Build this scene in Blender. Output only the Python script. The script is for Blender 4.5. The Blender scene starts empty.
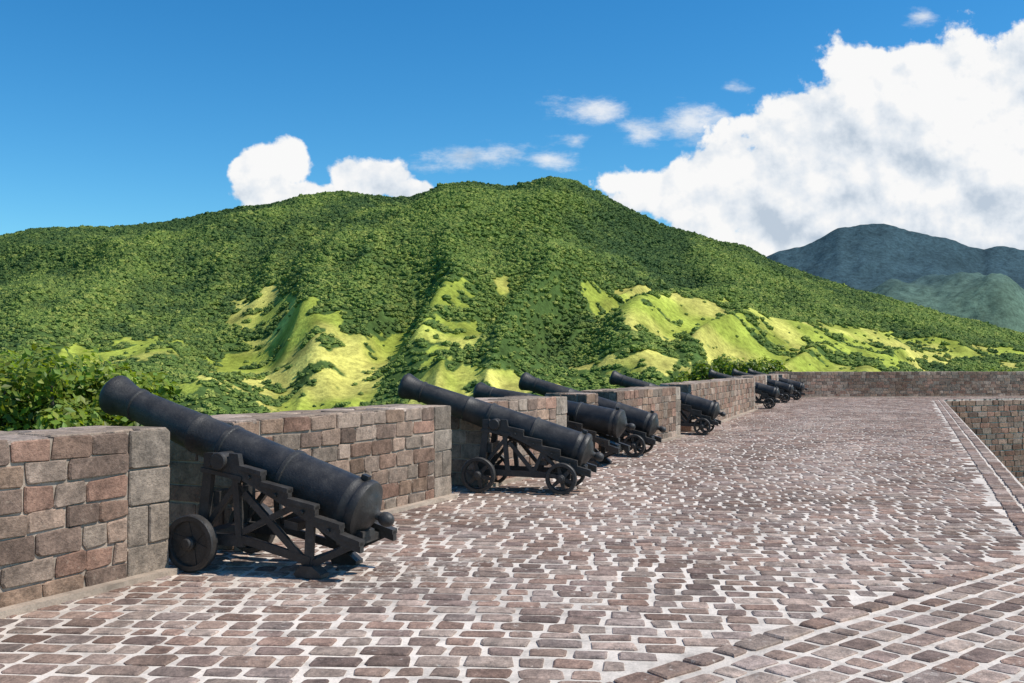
import bpy, math, random
import numpy as np
from mathutils import Vector, Matrix, noise as mnoise
random.seed(7); np.random.seed(7)
scene=bpy.context.scene
A=math.radians(26.1); CA,SA=math.cos(A),math.sin(A)
F=995.0; HY=365.0; EYE=1.65

# ------------------------------------------------------------ helpers
def link(o):
    scene.collection.objects.link(o); return o
def mesh_obj(name,v,f,mats=(),mi=None,cols=None,smooth=False,parent=None):
    me=bpy.data.meshes.new(name); me.from_pydata([tuple(p) for p in v],[],f)
    for m in mats: me.materials.append(m)
    if mi is not None: me.polygons.foreach_set("material_index",mi)
    if cols is not None:
        a=me.color_attributes.new("Col",'FLOAT_COLOR','POINT')
        a.data.foreach_set("color",np.array([(c[0],c[1],c[2],1.0) for c in cols],dtype=np.float32).ravel())
    if smooth:
        me.polygons.foreach_set("use_smooth",[True]*len(me.polygons))
        try: me.set_sharp_from_angle(angle=math.radians(38))
        except Exception: pass
    me.update()
    o=link(bpy.data.objects.new(name,me))
    if parent: o.parent=parent
    return o
def new_mat(name,rough=0.8,spec=0.3):
    m=bpy.data.materials.new(name); m.use_nodes=True
    nt=m.node_tree; b=nt.nodes['Principled BSDF']
    b.inputs['Roughness'].default_value=rough
    b.inputs['Specular IOR Level'].default_value=spec
    return m,nt,b
def N(nt,t,**kw):
    n=nt.nodes.new(t)
    for k,v in kw.items(): setattr(n,k,v)
    return n
def noise(nt,vec,scale,detail=4,rough=.6):
    n=N(nt,'ShaderNodeTexNoise'); n.inputs['Scale'].default_value=scale
    n.inputs['Detail'].default_value=detail; n.inputs['Roughness'].default_value=rough
    nt.links.new(vec,n.inputs['Vector']); return n.outputs['Fac']
def ramp(nt,fac,stops):
    r=N(nt,'ShaderNodeValToRGB'); e=r.color_ramp.elements
    while len(e)<len(stops): e.new(.5)
    for i,(p,c) in enumerate(stops):
        e[i].position=p; e[i].color=(c[0],c[1],c[2],1) if hasattr(c,'__len__') else (c,c,c,1)
    nt.links.new(fac,r.inputs['Fac']); return r.outputs['Color']
def mix(nt,a,b,fac,mode='MIX'):
    m=N(nt,'ShaderNodeMix',data_type='RGBA',blend_type=mode)
    for s,v in ((m.inputs[6],a),(m.inputs[7],b),(m.inputs[0],fac)):
        if isinstance(v,(int,float)): s.default_value=v
        elif isinstance(v,tuple): s.default_value=(v[0],v[1],v[2],1)
        else: nt.links.new(v,s)
    return m.outputs[2]
def bump(nt,b,h,strength,dist):
    n=N(nt,'ShaderNodeBump'); n.inputs['Strength'].default_value=strength; n.inputs['Distance'].default_value=dist
    nt.links.new(h,n.inputs['Height']); nt.links.new(n.outputs[0],b.inputs['Normal'])
def pos(nt): return N(nt,'ShaderNodeNewGeometry').outputs['Position']
def attr(nt): 
    a=N(nt,'ShaderNodeAttribute'); a.attribute_name="Col"; return a.outputs['Color']

# ------------------------------------------------------------ materials
MORTAR=(.66,.575,.49)
def stone_mat(name,smear,mcol,patch=.25):
    m,nt,b=new_mat(name,.9,.15); p=pos(nt)
    c=attr(nt)
    n1=noise(nt,p,9,6,.65); n2=noise(nt,p,45,4,.7); n3=noise(nt,p,.6,4)
    c=mix(nt,c,ramp(nt,n1,[(.3,(.55,.55,.55)),(.7,(1.38,1.34,1.3))]),1.0,'MULTIPLY')
    c=mix(nt,c,ramp(nt,n2,[(.32,(.55,.55,.55)),(.62,(1.18,1.18,1.18))]),.7,'MULTIPLY')
    c=mix(nt,c,ramp(nt,n3,[(.36,(.70,.68,.66)),(.62,(1.12,1.12,1.12))]),1.0,'MULTIPLY')
    n4=noise(nt,p,14,5,.7)
    n5=noise(nt,p,.33,3,.55)
    mm=N(nt,'ShaderNodeMath',operation='MULTIPLY_ADD'); nt.links.new(n5,mm.inputs[0]); mm.inputs[1].default_value=patch*2; nt.links.new(n4,mm.inputs[2])
    c=mix(nt,c,mcol,ramp(nt,mm.outputs[0],[(min(smear+patch,.84),0.0),(min(smear+patch+.15,.99),.8)]))
    nt.links.new(c,b.inputs['Base Color'])
    bump(nt,b,mix(nt,n1,n2,.5),.85,.025)
    return m
def mortar_mat(name,col):
    m,nt,b=new_mat(name,.92,.15); p=pos(nt)
    n1=noise(nt,p,6,6,.65); n2=noise(nt,p,60,3,.7); n3=noise(nt,p,.45,4)
    c=mix(nt,tuple(x*.66 for x in col),tuple(min(x*1.1,.8) for x in col),ramp(nt,n1,[(.3,0.),(.55,1.)]))
    c=mix(nt,c,ramp(nt,n2,[(.3,.72),(.6,1.08)]),.6,'MULTIPLY')
    c=mix(nt,c,ramp(nt,n3,[(.36,.78),(.6,1.05)]),1.,'MULTIPLY')
    nt.links.new(c,b.inputs['Base Color']); bump(nt,b,mix(nt,n1,n2,.5),.5,.015)
    return m
M_floorstone=stone_mat('floor_stone',.585,MORTAR,.24)
M_wallstone=stone_mat('wall_stone',.60,(.43,.35,.27),.15)
M_mortar=mortar_mat('mortar',MORTAR)
M_wmortar=mortar_mat('wall_mortar',(.42,.335,.26))

def iron():
    m,nt,b=new_mat('black_iron',.4,.4); p=pos(nt)
    n=noise(nt,p,7,6,.65); n2=noise(nt,p,60,4,.6)
    c=ramp(nt,n,[(.3,(.022,.020,.018)),(.55,(.042,.038,.035)),(.75,(.075,.068,.061))])
    c=mix(nt,c,(.14,.115,.09),ramp(nt,n2,[(.60,0.),(.8,.5)]))
    nt.links.new(c,b.inputs['Base Color'])
    nt.links.new(ramp(nt,n,[(.3,.40),(.7,.60)]),b.inputs['Roughness'])
    bump(nt,b,n2,.4,.01); return m
M_iron=iron()
def bore():
    m,nt,b=new_mat('bore_dark',.9,.1); p=pos(nt)
    nt.links.new(ramp(nt,noise(nt,p,10),[(.3,.004),(.7,.01)]),b.inputs['Base Color']); return m
M_bore=bore()

# ------------------------------------------------------------ stonework generator
BROWN=[(.35,.25,.20),(.29,.21,.175),(.385,.29,.24),(.255,.185,.158),(.42,.33,.275),(.345,.27,.235),(.32,.215,.17)]
GREY=[(.35,.29,.235),(.39,.33,.27),(.31,.255,.205)]
WALLB=[(.34,.235,.17),(.30,.20,.15),(.38,.275,.21),(.23,.165,.13),(.41,.315,.25),(.31,.25,.20),(.35,.215,.16)]
CAPC=[(.40,.31,.24),(.35,.27,.21),(.44,.35,.29),(.29,.23,.18)]
class Stones:
    def __init__(s): s.v=[];s.f=[];s.c=[];s.mi=[]
    def stone(s,O,U,V,Nn,u0,u1,v0,v1,h,col,jit,cut=.2,idx=1):
        b=len(s.v); du=u1-u0; dv=v1-v0
        if du<.03 or dv<.03: return
        r=random.uniform
        cu=[r(.4,1.5)*cut*min(du,dv) for _ in range(8)]
        P=[(u0+cu[0],v0),(u1-cu[1],v0),(u1,v0+cu[2]),(u1,v1-cu[3]),(u1-cu[4],v1),(u0+cu[5],v1),(u0,v1-cu[6]),(u0,v0+cu[7])]
        P=[(a+r(-jit,jit),c+r(-jit,jit)) for a,c in P]
        mu=(u0+u1)/2; mv=(v0+v1)/2; e=min(.010,.1*min(du,dv))
        tu,tv=r(-.03,.03),r(-.03,.03)
        for a,c in P: s.v.append(O+U*a+V*c-Nn*.02)
        for a,c in P:
            s.v.append(O+U*a+V*c+Nn*(h*.55))
        for a,c in P:
            d=math.hypot(a-mu,c-mv); k=max(0,1-e*1.3/d)
            s.v.append(O+U*(mu+(a-mu)*k)+V*(mv+(c-mv)*k)+Nn*(h+tu*(a-mu)+tv*(c-mv)))
        for k in range(8):
            k2=(k+1)%8
            s.f.append((b+k,b+k2,b+8+k2,b+8+k)); s.f.append((b+8+k,b+8+k2,b+16+k2,b+16+k)); s.mi+= [idx,idx]
        s.f.append(tuple(b+16+k for k in range(8))); s.mi.append(idx)
        s.c+= [col]*24
    def panel(s,O,U,V,Nn,W,H,rowh,w,gap,h,pal,jit,test=None,rag=.0,idx=1,cut=.2,hv=.3):
        nrow=max(1,round(H/rowh)); rh=H/nrow
        edges=[0]+[ (i+random.uniform(-.09,.09))*rh for i in range(1,nrow)]+[H]
        for i in range(nrow):
            v0,v1=edges[i],edges[i+1]; u=-random.uniform(0,.7)*w if test else (-w*.5 if i%2 else 0)
            while u<W:
                ww=w*random.uniform(.68,1.4); u0,u1=u,u+ww
                if not test:
                    u0=max(u0,0)
                    if W-u1<w*.45: u1=W; ww=u1-u
                u=u+ww
                if u1-u0<w*.25: continue
                sh=rag*(2.6*math.sin(u0*.42+i*.012)+.8*math.sin(u0*.9+i*.04)+.3*math.sin(u0*2.3+i*.11)) if rag else 0
                if test:
                    c=O+U*((u0+u1)/2)+V*((v0+v1)/2+sh)
                    if not test(c.x,c.y): continue
                col=random.choice(pal); k=random.uniform(.72,1.22); col=tuple(x*k for x in col)
                g=gap*random.uniform(.6,1.3)/2
                s.stone(O,U,V,Nn,u0+g,u1-g,v0+g+sh,v1-g+sh,h*random.uniform(1-hv,1+hv),col,jit,cut,idx)
    def box(s,O,U,V,W,u0,u1,v0,v1,w0,w1,idx=0,col=(.5,.5,.5)):
        b=len(s.v)
        for a in(u0,u1):
            for c in(v0,v1):
                for d in(w0,w1): s.v.append(O+U*a+V*c+W*d)
        for q in((0,1,3,2),(4,6,7,5),(0,4,5,1),(2,3,7,6),(0,2,6,4),(1,5,7,3)):
            s.f.append(tuple(b+k for k in q)); s.mi.append(idx)
        s.c+=[col]*8
    def obj(s,name,mats): 
        return mesh_obj(name,s.v,s.f,mats,s.mi,s.c)

Z=Vector((0,0,1))
def wall(name,p0,p1,h=1.15,thick=.8,q0=False,q1=True,base=-.05,foot=True):
    p0=Vector((p0[0],p0[1],0)); p1=Vector((p1[0],p1[1],0)); U=(p1-p0); L=U.length; U.normalize()
    Nn=Vector((-U.y,U.x,0)); S=Stones()
    ins=.014
    S.box(p0,U,Nn,Z,ins,L-ins,ins,thick-ins,base,h-ins)
    ql=.42; a0=ql if q0 else 0; a1=ql if q1 else 0
    S.panel(p0+U*a0+Nn*ins,U,Z,-Nn,L-a0-a1,h,.165,.31,.016,.018,WALLB,.011,cut=.12)
    if q1: S.panel(p0+U*(L-ql)+Nn*ins,U,Z,-Nn,ql,h,.28,.45,.012,.017,GREY,.005,cut=.06)
    if q0: S.panel(p0+Nn*ins,U,Z,-Nn,ql,h,.28,.45,.012,.017,GREY,.005,cut=.06)
    S.panel(p0+U*ins,Nn,Z,-U,thick,h,.2,.38,.02,.014,WALLB,.006,cut=.1)
    S.panel(p1-U*ins,Nn,Z,U,thick,h,.2,.38,.02,.014,GREY+WALLB,.006,cut=.1)
    S.panel(p0+Nn*(thick-ins),U,Z,Nn,L,h,.2,.4,.02,.014,WALLB,.006,cut=.1)
    S.panel(p0+Z*(h-ins),U,Nn,Z,L,thick,.4,.42,.022,.018,CAPC,.014,cut=.12)
    if foot: S.box(p0,U,Nn,Z,0.01,L-.01,-.10,.05,-.03,.05)
    return S.obj(name,[M_wmortar,M_wallstone])

wall('stone_wall',(-9,5.93),(5.93,5.93))
wall('stone_wall',(6.85,6.1),(10.82,6.14))
wall('stone_wall',(11.9,6.25),(14.7,6.22),q1=True)
wall('stone_wall',(16.0,6.4),(16.55,6.4),q1=False)
wall('stone_wall',(17.8,6.5),(22.3,6.6))
wall('stone_wall',(23.9,6.8),(36.9,8.1),h=1.18)
wall('stone_wall',(38.9,8.6),(43.3,9.0),h=1.2)
wall('stone_wall',(45.0,9.15),(47.3,9.3),h=1.2)
wall('stone_wall',(48.8,9.4),(51.0,9.5),h=1.2)
wall('parapet_wall',(51.0,10.2),(61.0,-4.6),h=1.3,q1=False)
wall('parapet_wall',(61.02,-4.65),(72.0,-20.0),h=1.3,q1=False)

# ------------------------------------------------------------ platform + paving
poly=[(-12,-2.3),(51.5,2.42),(58.5,-3.6),(68,-18),(73,-18),(61.9,-3.7),(52.0,11.2),(44,10.6),(38,9.9),(30,8.6),(24,7.9),(16,7.4),(11,7.15),(-12,7.0)]
v=[Vector((x,y,0)) for x,y in poly]+[Vector((x,y,-9)) for x,y in poly]
n=len(poly); f=[tuple(range(n)),tuple(range(2*n-1,n-1,-1))]+[(i,i+n,(i+1)%n+n,(i+1)%n) for i in range(n)]
mesh_obj('stone_platform',v,f,[M_mortar])
def inpoly(x,y,P=poly):
    c=False; j=len(P)-1
    for i in range(len(P)):
        if (P[i][1]>y)!=(P[j][1]>y) and x<(P[j][0]-P[i][0])*(y-P[i][1])/(P[j][1]-P[i][1])+P[i][0]: c=not c
        j=i
    return c
def edgeY(x): return -1.4+.0742*x
def joint(x,y): return y>edgeY(x)+.51 or x>50.8
sd=Vector((-4.14,1.7,0)).normalized(); sp=Vector((9.6,-.2,0)); sn=Vector((-sd.y,sd.x,0))
if (Vector((20,4,0))-sp).dot(sn)<0: sn=-sn
def seam(x,y): return (Vector((x,y,0))-sp).dot(sn)
def t_main(x,y): return joint(x,y) and seam(x,y)>.115 and inpoly(x,y)
def t_seam(x,y): return joint(x,y) and inpoly(x,y)
P=Stones()
rd=Vector((.36,-.933,0)).normalized(); cd=Vector((-rd.y,rd.x,0))
O=-rd*32-cd*14
P.panel(O,rd,cd,Z,62,92,.19,.235,.046,.009,BROWN,.010,t_main,rag=.07,cut=.14)
P.panel(sp-sn*.115+sd*24,-sd,-sn,Z,48,20,.19,.24,.046,.009,BROWN,.010,t_seam,cut=.14)
P.panel(sp-sn*.09-sd*10,sd,sn,Z,34,.20,.20,.28,.05,.017,BROWN,.010,t_seam,cut=.12,hv=.1)
def strip(a,b,w,ww,pal,z=.0):
    a=Vector((a[0],a[1],z)); b=Vector((b[0],b[1],z)); U=(b-a); L=U.length; U.normalize()
    P.panel(a,U,Vector((-U.y,U.x,0)),Z,L,w,w/2,ww,.045,.018,pal,.008,cut=.12,hv=.1)
strip((-11,edgeY(-11)+.01),(51.0,edgeY(51.0)+.01),.44,.28,BROWN)
P.obj('stone_paving',[M_mortar,M_floorstone])

# lower yard retaining wall
Q=Stones()
def rw(a,b,flip):
    a=Vector((a[0],a[1],-8)); b=Vector((b[0],b[1],-8)); U=(b-a); L=U.length; U.normalize(); Nn=Vector((U.y,-U.x,0))
    if flip and Nn.x>0: Nn=-Nn
    Q.panel(a+Nn*.02,U,Z,Nn,L,7.95,.27,.50,.04,.03,[(c[0]*1.12,c[1]*1.0,c[2]*1.0) for c in WALLB],.014,cut=.12)
rw((51.5,2.42),(58.5,-3.6),True); rw((58.5,-3.6),(68,-18),True); rw((-12,-2.3),(51.5,2.42),False)
Q.obj('retaining_wall',[M_wmortar,M_wallstone])

# ------------------------------------------------------------ cannons
class MB:
    def __init__(s): s.v=[];s.f=[]
    def add(s,v,f):
        b=len(s.v); s.v+=[Vector(p) for p in v]; s.f+=[tuple(b+k for k in q) for q in f]
    def prism(s,pts,y0,y1):
        n=len(pts); v=[(x,y0,z) for x,z in pts]+[(x,y1,z) for x,z in pts]
        s.add(v,[tuple(range(n)),tuple(range(2*n-1,n-1,-1))]+[(i,i+n,(i+1)%n+n,(i+1)%n) for i in range(n)])
    def beam(s,p,q,w,y0,y1,w2=None):
        p=Vector(p);q=Vector(q); d=(q-p).normalized(); nn=Vector((-d.y,d.x)); w2=w2 or w
        s.prism([p+nn*w/2,q+nn*w2/2,q-nn*w2/2,p-nn*w/2],y0,y1)
    def lathe(s,prof,M,seg=36):
        v=[];f=[]
        for x,r in prof:
            for k in range(seg):
                a=2*math.pi*k/seg; v.append(M@Vector((x,r*math.cos(a),r*math.sin(a))))
        for i in range(len(prof)-1):
            for k in range(seg):
                k2=(k+1)%seg; f.append((i*seg+k,i*seg+k2,(i+1)*seg+k2,(i+1)*seg+k))
        s.add(v,f)
    def cyl(s,c,r,y0,y1,seg=20,bev=.008):
        M=Matrix.Translation(Vector((c[0],0,c[1])))@Matrix.Rotation(math.pi/2,4,'Z')
        s.lathe([(y0,.001),(y0,r-bev),(y0+bev,r),(y1-bev,r),(y1,r-bev),(y1,.001)],M,seg)
def wheel(m,c,r,yc,t=.07,solid=False):
    M=Matrix.Translation(Vector((c[0],yc,c[1])))@Matrix.Rotation(math.pi/2,4,'Z'); h=t/2
    m.lathe([(-h,r-.045),(-h,r-.008),(-h+.01,r),(h-.01,r),(h,r-.008),(h,r-.045),(h-.012,r-.05),(-h+.012,r-.05),(-h,r-.045)],M,32)
    m.lathe([(-h*1.5,.001),(-h*1.5,.045),(-h*1.3,.055),(h*1.3,.055),(h*1.5,.045),(h*1.5,.001)],M,20)
    for k in range(6):
        a=k*math.pi/3+.3
        d=Vector((math.cos(a),math.sin(a))); m.beam(Vector(c)+d*.04,Vector(c)+d*(r-.03),.055,yc-.014,yc+.014,.035)
    if solid: m.lathe([(-.009,.001),(-.009,r-.04),(.009,r-.04),(.009,.001)],M,28)
PROF=[(-1.45,.001),(-1.445,.03),(-1.43,.045),(-1.405,.056),(-1.375,.058),(-1.345,.048),(-1.33,.036),(-1.305,.036),(-1.29,.05),(-1.275,.10),(-1.25,.15),(-1.225,.175),(-1.22,.205),
 (-1.205,.232),(-1.18,.240),(-1.15,.240),(-1.135,.232),(-1.13,.222),(-1.10,.220),(-1.085,.228),(-1.06,.228),(-1.05,.220),(-.5,.208),(-.49,.218),(-.46,.218),(-.45,.205),(-.44,.198),(.12,.184),(.13,.193),(.165,.193),(.175,.180),(.19,.170),
 (.45,.163),(.46,.170),(.485,.170),(.495,.161),(1.12,.135),(1.13,.146),(1.155,.146),(1.165,.135),(1.22,.138),(1.30,.155),(1.36,.172),(1.385,.178),(1.41,.176),(1.425,.165),(1.44,.15),(1.44,.082),(1.43,.076)]
def cannon(x,y,head,elev=20,trail=False,scale=1.0):
    root=link(bpy.data.objects.new('cannon',None))
    TR=Matrix.Translation(Vector((0,0,.9)))@Matrix.Rotation(math.radians(-elev),4,'Y')
    m=MB(); m.lathe(PROF,TR,48)
    M2=TR@Matrix.Rotation(math.pi/2,4,'Z'); 
    m.lathe([(-.36,.001),(-.36,.062),(-.352,.07),(.352,.07),(.36,.062),(.36,.001)],M2@Matrix.Translation((0,0,-.03)),22)
    m.add([TR@Vector(p) for p in ((-1.14,-.03,.225),(-1.08,-.03,.225),(-1.08,.03,.225),(-1.14,.03,.225),(-1.14,-.03,.262),(-1.08,-.03,.262),(-1.08,.03,.262),(-1.14,.03,.262))],[(4,5,6,7),(0,1,5,4),(1,2,6,5),(2,3,7,6),(3,0,4,7)])
    mesh_obj('barrel',m.v,m.f,[M_iron],smooth=True,parent=root)
    m=MB(); m.lathe([(1.431,.078),(.9,.078),(.9,.001)],TR,24)
    mesh_obj('bore',m.v,m.f,[M_bore],parent=root)
    for sgn,nm in((1,'cheek'),(-1,'cheek')):
        m=MB(); y0,y1=sorted((sgn*.255,sgn*.315))
        def Y(k): return (y0+.002*k,y1-.002*k)
        m.prism([(.17,.80),(.17,.93),(.08,.935),(.07,.87),(.0,.87),(.0,.76)],y0,y1)
        m.prism([(.0,.76),(.0,.87),(-.06,.87),(-.07,.935),(-.15,.93),(-.17,.83),(-.17,.70)],y0,y1)
        seg=[(-.17,-.37,.83,.79,.73,.64),(-.37,-.61,.71,.665,.64,.52),(-.61,-.85,.59,.545,.52,.39),(-.85,-1.07,.46,.41,.39,.27),(-1.07,-1.24,.34,.29,.26,.21)]
        for xa,xb,ta,tb,ba,bb in seg: m.prism([(xa,ba),(xa,ta),(xb,tb),(xb,bb)],y0,y1)
        for xa,xb,ta,tb,ba,bb in seg: m.prism([(xa,ta-.025),(xa,ta+.012),(xb,tb+.012),(xb,tb-.025)],y0-.015,y1+.015)
        m.prism([(.19,.78),(.19,.815),(-.19,.815-.06),(-.19,.78-.06)],y0-.012,y1+.012)
        m.beam((.13,.82),(.20,.20),.075,*Y(1),.10)
        m.beam((-.12,.74),(-.16,.26),.055,*Y(2))
        m.beam((.15,.34),(-.14,.70),.045,*Y(3))
        if trail:
            m.beam((.24,.25),(-.20,.24),.09,*Y(4)); m.beam((-.12,.27),(-.80,.12),.065,*Y(5))
            m.beam((-.20,.62),(-.76,.10),.055,*Y(6)); m.beam((-.16,.30),(-.62,.52),.05,*Y(7))
            m.beam((-.80,.46),(-.78,.06),.075,*Y(8)); m.prism([(-.70,0),(-.68,.03),(-.74,.09),(-.84,.09),(-.92,.03),(-.92,0)],y0-.03,y1+.03)
            m.beam((-1.16,.26),(-.82,.10),.05,*Y(9))
        else:
            m.beam((.26,.25),(-.98,.22),.075,*Y(4)); m.beam((-.18,.64),(-.50,.26),.05,*Y(5))
            m.beam((-.50,.26),(-.62,.52),.045,*Y(6)); m.beam((-.62,.50),(-.88,.24),.045,*Y(7)); m.beam((-.90,.42),(-.88,.2),.08,*Y(8),.12)
        for bx,bz in((-.26,.75),(-.5,.62),(-.74,.50),(-.97,.37),(.16,.25),(.1,.84)):
            m.cyl((bx,bz),.016,y0-.024,y1+.024,8,.003)
        mesh_obj(nm,m.v,m.f,[M_iron],parent=root)
    m=MB()
    m.cyl((.2,.23),.04,-.50,.50); m.prism([(.13,.17),(.27,.17),(.27,.29),(.13,.29)],-.2535,.2535)
    m.prism([(-.66,.34),(-.54,.36),(-.54,.42),(-.66,.40)],-.2535,.2535)
    m.prism([(-1.12,.225),(-1.0,.255),(-1.0,.31),(-1.12,.28)],-.2535,.2535)
    m.prism([(-1.15,.282),(-.62,.43),(-.66,.50),(-1.15,.33)],-.10,.10)
    m.prism([(.06,.5),(.12,.5),(.12,.62),(.06,.62)],-.2535,.2535)
    if trail: m.cyl((-.8,.12),.03,-.2535,.2535)
    else: m.cyl((-.88,.20),.036,-.48,.48)
    mesh_obj('axles_and_transoms',m.v,m.f,[M_iron],parent=root)
    for sgn in(1,-1):
        m=MB(); wheel(m,(.2,.225),.225,sgn*.42,.085,trail); mesh_obj('wheel_front',m.v,m.f,[M_iron],smooth=True,parent=root)
        if not trail:
            m=MB(); wheel(m,(-.88,.20),.20,sgn*.41,.08); mesh_obj('wheel_rear',m.v,m.f,[M_iron],smooth=True,parent=root)
    root.location=(x,y,.012); root.rotation_euler=(0,0,math.radians(head)); root.scale=(scale,)*3
    return root
cannon(6.45,5.63,97,20,True)
cannon(11.8,5.95,104,19)
cannon(15.35,6.75,93,11,True)
cannon(17.25,6.8,97,18)
cannon(23.2,7.2,98,18)
cannon(38.0,8.7,97,17)
cannon(44.2,9.3,97,17)
cannon(48.1,9.5,97,17)

# ------------------------------------------------------------ numpy noise
def h2(xi,yi,seed):
    h=(xi.astype(np.int64)*374761393+yi.astype(np.int64)*668265263+seed*974711)&0xffffffff
    h=((h^(h>>13))*1274126177)&0xffffffff
    h=(h^(h>>16)); h=(h*2246822519)&0xffffffff; h=h^(h>>15)
    return h/4294967295.0
def vn(x,y,seed=0):
    xi=np.floor(x);yi=np.floor(y);fx=x-xi;fy=y-yi;fx=fx*fx*fx*(fx*(fx*6-15)+10);fy=fy*fy*fy*(fy*(fy*6-15)+10)
    a=h2(xi,yi,seed);b=h2(xi+1,yi,seed);c=h2(xi,yi+1,seed);d=h2(xi+1,yi+1,seed)
    return (a*(1-fx)+b*fx)*(1-fy)+(c*(1-fx)+d*fx)*fy
def fbm(x,y,o=4,seed=0,g=.5):
    s=0;a=1;t=0
    for i in range(o): s=s+a*vn(x*2**i+i*17.3,y*2**i-i*9.1,seed+i);t+=a;a*=g
    return s/t
def ridged(x,y,o=4,seed=0,g=.5,e=.12):
    s=0;a=1;t=0
    for i in range(o): s=s+a*(1-np.sqrt((2*vn(x*2**i+i*7.7,y*2**i+i*3.1,seed+i)-1)**2+e*e));t+=a;a*=g
    return s/t
def sm(a,b,x): t=np.clip((x-a)/(b-a),0,1); return t*t*(3-2*t)

def grid_mesh(name,X,Y,Zz,col,mat):
    nr,nc=X.shape; me=bpy.data.meshes.new(name)
    me.vertices.add(nr*nc); me.vertices.foreach_set("co",np.stack([X,Y,Zz],-1).astype(np.float32).ravel())
    i=np.arange(nr*nc).reshape(nr,nc); q=np.stack([i[:-1,:-1],i[:-1,1:],i[1:,1:],i[1:,:-1]],-1).reshape(-1,4)
    me.loops.add(q.size); me.loops.foreach_set("vertex_index",q.ravel().astype(np.int32))
    me.polygons.add(len(q)); me.polygons.foreach_set("loop_start",(np.arange(len(q))*4).astype(np.int32))
    try: me.polygons.foreach_set("loop_total",np.full(len(q),4,dtype=np.int32))
    except Exception: pass
    me.update(calc_edges=True); me.validate()
    a=me.color_attributes.new("Col",'FLOAT_COLOR','POINT')
    a.data.foreach_set("color",np.concatenate([col,np.ones(col.shape[:2]+(1,))],-1).astype(np.float32).ravel())
    me.polygons.foreach_set("use_smooth",[True]*len(me.polygons)); me.materials.append(mat)
    return link(bpy.data.objects.new(name,me))
def terr_mat(name,sc,bs=.5):
    m,nt,b=new_mat(name,.95,.05); p=pos(nt); c=attr(nt)
    n1=noise(nt,p,.12*sc,4,.75)
    c=mix(nt,c,ramp(nt,n1,[(.34,.6),(.62,1.3)]),.85,'MULTIPLY')
    nt.links.new(c,b.inputs['Base Color']); bump(nt,b,n1,bs,5.0/sc); return m
M_terr=terr_mat('hillside_vegetation',1.0)
M_far=terr_mat('far_hill_vegetation_hazed',.3,.4)
ridge=[(-1400,300),(-900,262),(-500,245),(-200,250),(0,235),(30,229),(100,226),(160,222),(200,213),(255,206),(300,197),(345,194),(385,199),(410,197),(440,186),(470,182),(510,184),(550,176),(575,180),(605,195),(640,212),(680,228),(720,242),(745,245),(775,259),(830,279),(900,300),(960,317),(1024,332),(1200,350),(1700,356),(2600,358)]
sf=np.linspace(-.56,.56,760); s=np.concatenate([np.linspace(-1.8,-.57,120),sf,np.linspace(.57,1.8,120)])
Drow=np.concatenate([np.linspace(480,850,40)[:-1],np.linspace(850,1800,210)[:-1],np.linspace(1800,3150,220),np.linspace(3170,4600,20)])
def terrain(S_,D_):
    PX=S_*F+512
    ry=np.interp(PX,[a for a,b in ridge],[b for a,b in ridge])
    Dr=2850+350*(vn(S_*3.1+5,S_*0,3)-.5)
    zr=EYE+(HY-ry)/F*Dr-7
    zb=-112
    t=(D_-620)/(Dr-620); tc=np.clip(t,0,1)
    base=zb+(zr-zb)*(.42*tc+.58*tc**1.9)
    base=np.where(t>1,zr-(D_-Dr)*.45,base); base=np.maximum(base,-118)
    lat=S_*2300
    wx=(fbm(lat/900,D_/900,2,21)-.5)*700
    g=ridged((lat+wx+.35*(D_-2000))/620,D_/2400+wx/1300,2,33,.5,.14)
    g2=ridged((lat+wx*.8-.2*D_)/250,D_/700,2,41,.5,.14)
    env=sm(0,.4,t)*(1-.90*sm(.72,1.0,t)); k=np.clip((zr-zb)/650,.15,1.1)
    z=base+env*k*(345*(g-.62)+135*(g2-.56))+sm(0,.1,t)*14*(fbm(lat/160,D_/160,2,51)-.5)
    PY=HY-(z-EYE)/D_*F
    def ell(cx,cy,rx,ry_,rot=0):
        c,s_=math.cos(math.radians(rot)),math.sin(math.radians(rot)); dx=PX-cx;dy=PY-cy
        return 1-np.hypot((dx*c+dy*s_)/rx,(-dx*s_+dy*c)/ry_)
    fm=np.maximum.reduce([ell(340,368,140,58)*1.6,ell(290,325,85,40)*1.5,ell(390,400,200,44)*1.6,ell(410,335,80,26),ell(455,292,45,24)*.9,ell(690,322,135,34,14)*1.8,ell(790,348,145,32,8)*1.7,ell(622,300,50,20,15)*1.4,ell(960,352,120,16,5)*1.3,ell(640,364,90,22)*1.1,ell(130,352,70,16)*.6,ell(870,334,80,10,8)*.8])
    fn=fbm(lat/120+9,D_/220,5,61,.6)
    X=D_*CA+S_*D_*SA; Y=D_*SA-S_*D_*CA
    field=sm(.22,.28,fm*.85+(fn-.5)*1.6)
    hn=vn(X/15,Y/15,77)*.45+vn(X/60,Y/60,78)*.55
    field=field*(1-sm(.61,.63,hn))
    big=fbm(lat/300,D_/450,4,91,.6)
    return X,Y,z,field,big,g,g2,tc,lat,t
S_,D_=np.meshgrid(s,Drow)
X,Y,z,field,big,g,g2,tc,lat,t=terrain(S_,D_)
forest=1-field
z=z+field*.8*fbm(X/14,Y/14,2,5)
fcol=np.array([.070,.115,.030])*(.6+.8*fbm(X/30,Y/30,3,9)[...,None])
v1=fbm(lat/45,D_/70,4,101)[...,None]; v2=fbm(lat/200,D_/200,3,111)[...,None]
gcol=np.array([.30,.345,.055])*(1-sm(.4,.62,v2))+np.array([.48,.44,.11])*sm(.4,.62,v2)
gcol=gcol*(.45+1.1*v1)
col=fcol*forest[...,None]+gcol*(1-forest[...,None])
grid_mesh('mountain_range',X,Y,z,col,M_terr)

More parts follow.
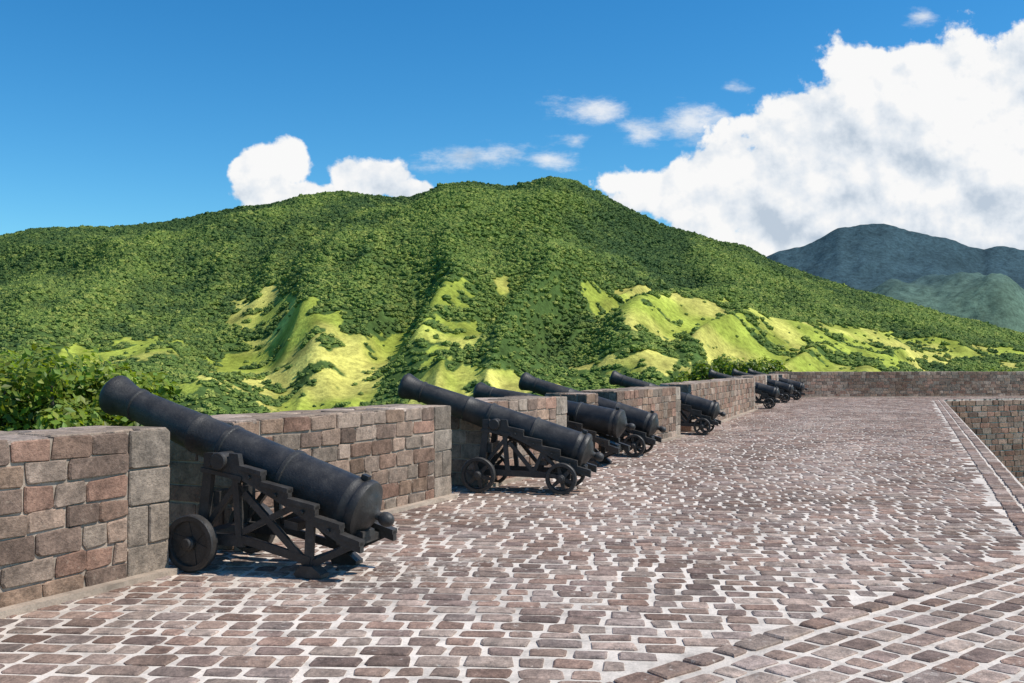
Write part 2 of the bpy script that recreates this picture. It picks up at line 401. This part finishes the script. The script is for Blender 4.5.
# ---- forest canopy: instanced crowns on the slopes
def crown_mat():
    m,nt,b=new_mat('forest_foliage_hazed',.85,.1); p=pos(nt)
    oi=N(nt,'ShaderNodeObjectInfo')
    a=N(nt,'ShaderNodeAttribute'); a.attribute_name='tone'; a.attribute_type='INSTANCER'
    dark=ramp(nt,oi.outputs['Random'],[(0,(.044,.082,.030)),(.5,(.066,.112,.036)),(1,(.105,.150,.042))])  # bluish distance haze is mixed into the foliage greens of both ramps
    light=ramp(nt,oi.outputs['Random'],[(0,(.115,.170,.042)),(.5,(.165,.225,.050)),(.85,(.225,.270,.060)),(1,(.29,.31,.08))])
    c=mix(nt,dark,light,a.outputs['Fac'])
    c=mix(nt,c,ramp(nt,noise(nt,p,.45,3,.7),[(.35,.65),(.62,1.3)]),1.0,'MULTIPLY')
    nt.links.new(c,b.inputs['Base Color']); return m
import bmesh
bm=bmesh.new(); bmesh.ops.create_icosphere(bm,subdivisions=3,radius=1.0)
for vv in bm.verts:
    p=vv.co.copy(); d=mnoise.noise(p*2.1+Vector((3,1,7)))*.42+mnoise.noise(p*4.7)*.22
    vv.co=p*(1+d); vv.co.z*=.8
    if vv.co.z<-.2: vv.co.x*=.75; vv.co.y*=.75
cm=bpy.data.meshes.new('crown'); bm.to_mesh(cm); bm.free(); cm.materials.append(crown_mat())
crown=bpy.data.objects.new('crown',cm)
rng=np.random.default_rng(5)
NP=165000
D=np.sqrt(rng.uniform(700**2,3080**2,NP)); Sx=rng.uniform(-.60,.60,NP)
xx,yy,zz_,fld,bg_,gg,gg2,tcc,_,tt=terrain(Sx,D)
keep=((fld<.5)|(rng.random(NP)<.03))&(tt<1.04)
keep&=(rng.random(NP)<(.55+.45*sm(1200,2400,D)))
xx,yy,zz_,bg_,gg,gg2,tcc,D,Sx,fld=[q[keep] for q in (xx,yy,zz_,bg_,gg,gg2,tcc,D,Sx,fld)]
n_=len(xx)
mid=fbm(xx/55,yy/55,3,191,.6)
tone=np.clip(.50+2.2*(bg_-.5)-.45*(tcc-.40)+2.0*(gg-.62)+1.5*(gg2-.56)+1.5*(mid-.5)+rng.normal(0,.15,n_),0,1)  # random tree variation, plus relief shade painted in: gullies darker, spurs lighter
rad=rng.uniform(2.8,6.6,n_)*(1+.5*(mid-.5))*(.75+.33*sm(1000,2400,D)); rad=np.where(rng.random(n_)<.05,rad*1.5,rad); rad=np.where(fld>.5,rad*.7,rad)
pm=bpy.data.meshes.new('forest'); pm.vertices.add(n_)
pm.vertices.foreach_set('co',np.stack([xx,yy,zz_+rad*.15],-1).astype(np.float32).ravel())
at_=pm.attributes.new('sc','FLOAT_VECTOR','POINT'); at_.data.foreach_set('vector',np.stack([rad,rad,rad*rng.uniform(.7,1.1,n_)],-1).astype(np.float32).ravel())
at_=pm.attributes.new('rot','FLOAT_VECTOR','POINT'); at_.data.foreach_set('vector',np.stack([rng.uniform(-.2,.2,n_),rng.uniform(-.2,.2,n_),rng.uniform(0,6.28,n_)],-1).astype(np.float32).ravel())
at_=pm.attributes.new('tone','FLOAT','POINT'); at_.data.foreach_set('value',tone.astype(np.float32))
fo=link(bpy.data.objects.new('forest',pm))
ng=bpy.data.node_groups.new('scatter','GeometryNodeTree')
ng.interface.new_socket('Geometry',in_out='INPUT',socket_type='NodeSocketGeometry'); ng.interface.new_socket('Geometry',in_out='OUTPUT',socket_type='NodeSocketGeometry')
gi=ng.nodes.new('NodeGroupInput'); go=ng.nodes.new('NodeGroupOutput'); iop=ng.nodes.new('GeometryNodeInstanceOnPoints'); oi=ng.nodes.new('GeometryNodeObjectInfo'); oi.inputs['Object'].default_value=crown
try: oi.inputs['As Instance'].default_value=False
except Exception: pass
def na(nm):
    q=ng.nodes.new('GeometryNodeInputNamedAttribute'); q.data_type='FLOAT_VECTOR'; q.inputs['Name'].default_value=nm
    return [o for o in q.outputs if o.name=='Attribute' and o.enabled][0]
e2r=ng.nodes.new('FunctionNodeEulerToRotation')
ng.links.new(gi.outputs[0],iop.inputs['Points']); ng.links.new(oi.outputs['Geometry'],iop.inputs['Instance'])
ng.links.new(na('sc'),iop.inputs['Scale']); ng.links.new(na('rot'),e2r.inputs[0]); ng.links.new(e2r.outputs[0],iop.inputs['Rotation'])
ng.links.new(iop.outputs[0],go.inputs[0])
md=fo.modifiers.new('scatter','NODES'); md.node_group=ng

# distant mountain
r2_=[(-600,372),(600,372),(700,290),(768,257),(800,250),(820,241),(838,230),(862,225),(885,224),(905,229),(935,237),(960,244),(985,250),(1005,248),(1024,249),(1100,262),(1300,300),(1700,350),(2200,366)]
s=np.linspace(.0,1.6,620); Dr2=np.linspace(3600,8600,300); S2,D2=np.meshgrid(s,Dr2); P2=S2*F+512
ry=np.interp(P2,[a for a,b in r2_],[b for a,b in r2_]); R=7000.
zr2=EYE+(HY-ry)/F*R+(vn(S2*70,S2*0,19)-.5)*22
t=(D2-3900)/(R-3900); tc=np.clip(t,0,1)
base=-118+(zr2+118)*(.15*tc+.85*tc**2.0); base=np.where(t>1,zr2-(D2-R)*.5,base)
lat=S2*6500; w=(fbm(lat/1500,D2/1500,3,5)-.5)*900
env=sm(0,.3,t)*(1-.93*sm(.65,1,t))
z=base+env*(380*(ridged((lat+w)/1200,D2/2600,3,8)-.62))
z=z+330*np.exp(-((P2-925)/75)**2-((D2-5200)/600)**2)*(.8+.4*vn(lat/300,D2/300,3))+250*np.exp(-((P2-1010)/45)**2-((D2-5000)/500)**2)+ 22*fbm(lat/60,D2/60,2,4)
z=np.maximum(z,-125)
n2_=fbm(lat/160,D2/160,4,7,.65)[...,None]
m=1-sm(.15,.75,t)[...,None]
col=(np.array([.042,.076,.090])*(1-m)+np.array([.105,.160,.110])*m)*(.65+.7*n2_)  # vegetation colour with cloud shadow and blue haze painted into the upper slopes
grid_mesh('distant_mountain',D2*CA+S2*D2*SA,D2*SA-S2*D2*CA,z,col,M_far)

# fort hill and lowland
rr=np.concatenate([[.5],np.linspace(30,700,40)]); th=np.linspace(0,2*math.pi,97); R_,T_=np.meshgrid(rr,th)
zz=-8.5-105*sm(75,640,R_)-4*sm(0,1,vn(R_/20*np.cos(T_)+50,R_/20*np.sin(T_)+50,2))
cc=np.array([.06,.11,.025])*(.6+.8*vn(R_*np.cos(T_)/9+90,R_*np.sin(T_)/9+90,5)[...,None])
grid_mesh('fort_hill',R_*np.cos(T_),R_*np.sin(T_),zz,cc,M_terr)
rr=np.array([1,2000,8000,30000.]); R_,T_=np.meshgrid(rr,th)
grid_mesh('ground',R_*np.cos(T_),R_*np.sin(T_),R_*0-121.,np.ones(R_.shape+(3,))*np.array([.06,.12,.04]),M_terr)

# ------------------------------------------------------------ trees
def leaf_material():
    m=bpy.data.materials.new('leaves'); m.use_nodes=True; nt=m.node_tree; nt.nodes.clear()
    out=N(nt,'ShaderNodeOutputMaterial'); d=N(nt,'ShaderNodeBsdfPrincipled'); tr=N(nt,'ShaderNodeBsdfTranslucent'); mx=N(nt,'ShaderNodeMixShader')
    d.inputs['Roughness'].default_value=.45; d.inputs['Specular IOR Level'].default_value=.3
    c=attr(nt)
    nt.links.new(c,d.inputs['Base Color']); nt.links.new(mix(nt,c,(1.5,1.6,.5),1.,'MULTIPLY'),tr.inputs['Color'])
    mx.inputs[0].default_value=.4; nt.links.new(d.outputs[0],mx.inputs[1]); nt.links.new(tr.outputs[0],mx.inputs[2]); nt.links.new(mx.outputs[0],out.inputs[0]); return m
M_leaf=leaf_material()
def bark():
    m,nt,b=new_mat('bark',.9); nt.links.new(ramp(nt,noise(nt,pos(nt),8,5),[(.3,(.06,.045,.03)),(.7,(.16,.12,.09))]),b.inputs['Base Color']); return m
M_bark=bark()
def tree(x,y,zroot,zc,rx,rz,nleaf,ls,bright=1.0,seed=0,name='tree'):
    rnd=random.Random(seed); v=[];f=[];c=[];mi=[]
    def tube(a,b,r0,r1):
        a=Vector(a);b=Vector(b);d=(b-a).normalized();u=d.orthogonal().normalized();w=d.cross(u);k=len(v)
        for P_,r in((a,r0),(b,r1)):
            for i in range(7): 
                q=2*math.pi*i/7; v.append(P_+u*math.cos(q)*r+w*math.sin(q)*r); c.append((.1,.08,.06))
        for i in range(7): f.append((k+i,k+(i+1)%7,k+7+(i+1)%7,k+7+i)); mi.append(1)
    fork=(x,y,zc-rz*.7); tube((x,y,zroot),fork,rx*.09+.08,rx*.06+.04)
    clumps=[]
    for i in range(int(20+rx*10)):
        a=rnd.uniform(0,6.28); rr_=rx*math.sqrt(rnd.random())*.85; hh=math.sqrt(max(0,1-(rr_/rx)**2))
        p=Vector((x+rr_*math.cos(a),y+rr_*math.sin(a),zc+rz*rnd.uniform(-.5,.95)*hh)); cr_=rnd.uniform(.18,.38)*min(rx,1.6)*.8
        clumps.append((p,cr_,rnd.uniform(.65,1.25))); tube(fork,p,rx*.03+.015,.012)
    for i in range(nleaf):
        p,cr_,br=rnd.choice(clumps); d=Vector((rnd.gauss(0,1),rnd.gauss(0,1),rnd.gauss(0,1))).normalized()
        q=p+d*cr_*(.55+.8*rnd.random()**.8); q.z=p.z+(q.z-p.z)*.9
        nrm=(d+Vector((rnd.gauss(0,.6),rnd.gauss(0,.6)-.3,.7+rnd.gauss(0,.5)))).normalized()
        u=nrm.orthogonal().normalized(); u=(Matrix.Rotation(rnd.uniform(0,6.28),3,nrm)@u); w=nrm.cross(u); L=ls*rnd.uniform(.6,1.3); k=len(v)
        v.extend([q,q+u*L*.5+w*L*.26-nrm*L*.05,q+u*L-nrm*L*.15,q+u*L*.5-w*L*.26-nrm*L*.05]); f.append((k,k+1,k+2,k+3)); mi.append(0)
        b_=br*bright*rnd.uniform(.6,1.4); yl=rnd.random()
        cl=(b_*(.14+.12*yl),b_*(.23+.06*yl),b_*.035); c.extend([cl]*4)
    return mesh_obj(name,v,f,[M_leaf,M_bark],mi,c)
def at(px,d,): r=(px-512)/F*d; return d*CA+r*SA, d*SA-r*CA
def tz(y,d): return EYE+(HY-y)/F*d
for i,(px,d,top,rx,rz,nl) in enumerate([(12,11.8,340,1.0,1.05,7500),(62,11.2,356,.9,.9,6500),(108,12.2,362,.75,.85,5500),(142,11.4,374,.42,.7,2600),(38,13.4,348,1.0,.9,3500),(-60,11,350,1.1,1.0,4000),(-170,11,345,1.3,1.1,4000)]):
    x,y=at(px,d); tree(x,y,-9,tz(top,d)-rz,rx,rz,nl,.11,1.0,100+i)
for i,(px,d,top,rx,rz,nl) in enumerate([(728,60,355,1.9,1.6,3500),(762,64,358,2.0,1.5,3500),(700,60,366,1.6,1.2,2000),(745,58,361,1.6,1.4,2500),(1000,75,371,2.2,1.2,2000)]):
    x,y=at(px,d); tree(x,y,-9,tz(top,d)-rz,rx,rz,nl,.24,.9,200+i)

# ------------------------------------------------------------ light, sky, clouds
az=Vector((SA,-CA,0)); az=(Matrix.Rotation(math.radians(-7),3,'Z')@az); EL=math.radians(54)
sd_=Vector((az.x*math.cos(EL),az.y*math.cos(EL),math.sin(EL)))
L=bpy.data.lights.new('sun','SUN'); L.energy=5.0; L.angle=math.radians(.53); L.color=(1,.955,.88)
lo=link(bpy.data.objects.new('sun',L)); lo.rotation_euler=sd_.to_track_quat('Z','Y').to_euler(); lo.location=(20,-30,60)
w=bpy.data.worlds.new("World"); scene.world=w; w.use_nodes=True; nt=w.node_tree; nt.nodes.clear()
out=N(nt,'ShaderNodeOutputWorld'); sky=N(nt,'ShaderNodeTexSky',sky_type='NISHITA'); sky.sun_disc=False
sky.sun_elevation=EL; sky.sun_rotation=math.atan2(sd_.x,sd_.y); sky.air_density=1.0; sky.dust_density=.3; sky.ozone_density=3; sky.altitude=300
hs=N(nt,'ShaderNodeHueSaturation'); hs.inputs['Saturation'].default_value=1.35; nt.links.new(sky.outputs[0],hs.inputs['Color'])
skc=mix(nt,hs.outputs[0],(.68,1.02,1.03),1.0,'MULTIPLY')
bg=N(nt,'ShaderNodeBackground'); bg.inputs[1].default_value=.142; nt.links.new(skc,bg.inputs[0])
tcn=N(nt,'ShaderNodeTexCoord').outputs['Generated']
def dotn(v,c):
    n=N(nt,'ShaderNodeVectorMath',operation='DOT_PRODUCT'); nt.links.new(v,n.inputs[0]); n.inputs[1].default_value=c; return n.outputs['Value']
def mth(op,a,b=None,c=None,clamp=False):
    n=N(nt,'ShaderNodeMath',operation=op); n.use_clamp=clamp
    for i,vv in enumerate((a,b,c)):
        if vv is None: continue
        if isinstance(vv,(int,float)): n.inputs[i].default_value=vv
        else: nt.links.new(vv,n.inputs[i])
    return n.outputs[0]
fw=dotn(tcn,(CA,SA,0)); rt=dotn(tcn,(SA,-CA,0)); up=dotn(tcn,(0,0,1)); fwc=mth('MAXIMUM',fw,.05)
cx=N(nt,'ShaderNodeCombineXYZ'); nt.links.new(mth('MULTIPLY',mth('DIVIDE',rt,fwc),9.95),cx.inputs[0]); nt.links.new(mth('MULTIPLY',mth('DIVIDE',up,fwc),9.95),cx.inputs[1])
PV=cx.outputs[0]
BL=[(1000,155,210,140,1.5),(915,165,165,118,1.5),(830,172,135,88,1.3),(750,192,125,60,1.3),(680,192,75,42,1.1),(645,182,42,24,.9),(878,88,56,64,1.0),(955,82,80,64,1.1),(800,118,55,46,1.0),(1080,125,120,125,1.3),
 (900,235,250,60,1.4),(262,183,36,40,.95),(292,158,22,30,.9),(244,172,18,26,.8),(368,178,44,26,.95),(345,172,24,22,.8),(405,190,32,12,.8),(310,195,60,18,.8)]
WI=[(600,108,62,20,1.0),(640,128,36,26,.9),(690,122,46,26,1.0),(478,158,80,18,.9),(545,158,40,14,.7),(925,14,22,12,.9),(735,84,22,10,.7),(575,140,30,10,.6)]
def blobs(P_,lst):
    cur=None
    for x_,y_,rx,ry_,k in lst:
        a=N(nt,'ShaderNodeVectorMath',operation='MULTIPLY_ADD'); nt.links.new(P_,a.inputs[0]); a.inputs[1].default_value=(100/rx,100/ry_,0); a.inputs[2].default_value=(-(x_-512)/rx,-(HY-y_)/ry_,0)
        l=N(nt,'ShaderNodeVectorMath',operation='LENGTH'); nt.links.new(a.outputs[0],l.inputs[0])
        v_=mth('MULTIPLY_ADD',l.outputs['Value'],-k,k)
        cur=v_ if cur is None else mth('SMOOTH_MAX',cur,v_,.12)
    return cur
def nz_(P_,sc,det,ro):
    nz=N(nt,'ShaderNodeTexNoise'); nz.inputs['Scale'].default_value=sc; nz.inputs['Detail'].default_value=det; nz.inputs['Roughness'].default_value=ro; nt.links.new(P_,nz.inputs['Vector']); return nz.outputs['Fac']
def sstep(v_,a,b):
    n=N(nt,'ShaderNodeMapRange',interpolation_type='SMOOTHSTEP'); nt.links.new(v_,n.inputs[0]); n.inputs[1].default_value=a; n.inputs[2].default_value=b; return n.outputs[0]
def offv(dx,dy):
    o=N(nt,'ShaderNodeVectorMath',operation='ADD'); nt.links.new(PV,o.inputs[0]); o.inputs[1].default_value=(dx,dy,0); return o.outputs[0]
b1=blobs(PV,BL); n1=nz_(PV,1.7,7,.56); n2=nz_(offv(.08,.16),1.7,5,.56); n3=nz_(PV,.55,3,.5); n4=nz_(offv(.2,.45),.55,3,.5)
f1=mth('ADD',mth('MULTIPLY',mth('SUBTRACT',n1,.5),2.1),mth('MINIMUM',b1,1.0))
big_a=sstep(f1,.08,.28)
wst=N(nt,'ShaderNodeVectorMath',operation='MULTIPLY'); nt.links.new(PV,wst.inputs[0]); wst.inputs[1].default_value=(1,2.2,1)
fwi=mth('ADD',mth('MULTIPLY',mth('SUBTRACT',nz_(wst.outputs[0],1.3,8,.68),.5),2.6),blobs(PV,WI))
wi_a=mth('MULTIPLY',sstep(fwi,.08,1.0),.8)
alpha=mth('MULTIPLY',mth('MAXIMUM',big_a,wi_a),sstep(fw,.05,.3))
d1=mth('MULTIPLY',mth('SUBTRACT',n1,n2),2.1); d2=mth('MULTIPLY',mth('SUBTRACT',n3,n4),1.5)
sep=N(nt,'ShaderNodeSeparateXYZ'); nt.links.new(PV,sep.inputs[0])
low=mth('MULTIPLY_ADD',sstep(sep.outputs[1],1.0,2.4),.32,.42)
lit=mth('ADD',mth('ADD',d1,d2),low,clamp=True)
ccol=ramp(nt,lit,[(.15,(.54,.63,.74)),(.5,(.80,.855,.92)),(.80,(1.0,1.0,1.0))])
cb=N(nt,'ShaderNodeBackground'); cb.inputs[1].default_value=.95; nt.links.new(ccol,cb.inputs[0])
ms=N(nt,'ShaderNodeMixShader'); nt.links.new(alpha,ms.inputs[0]); nt.links.new(bg.outputs[0],ms.inputs[1]); nt.links.new(cb.outputs[0],ms.inputs[2]); nt.links.new(ms.outputs[0],out.inputs[0])

# ------------------------------------------------------------ camera
cam=bpy.data.cameras.new('camera'); cam.sensor_width=36; cam.lens=F/1024*36; cam.clip_end=60000; cam.clip_start=.05
co=link(bpy.data.objects.new('camera',cam)); co.location=(0,0,EYE)
co.rotation_euler=(math.pi/2+math.atan((HY-341.5)/F),0,A-math.pi/2); scene.camera=co
scene.view_settings.view_transform='Standard'; scene.view_settings.look='None'; scene.view_settings.exposure=0
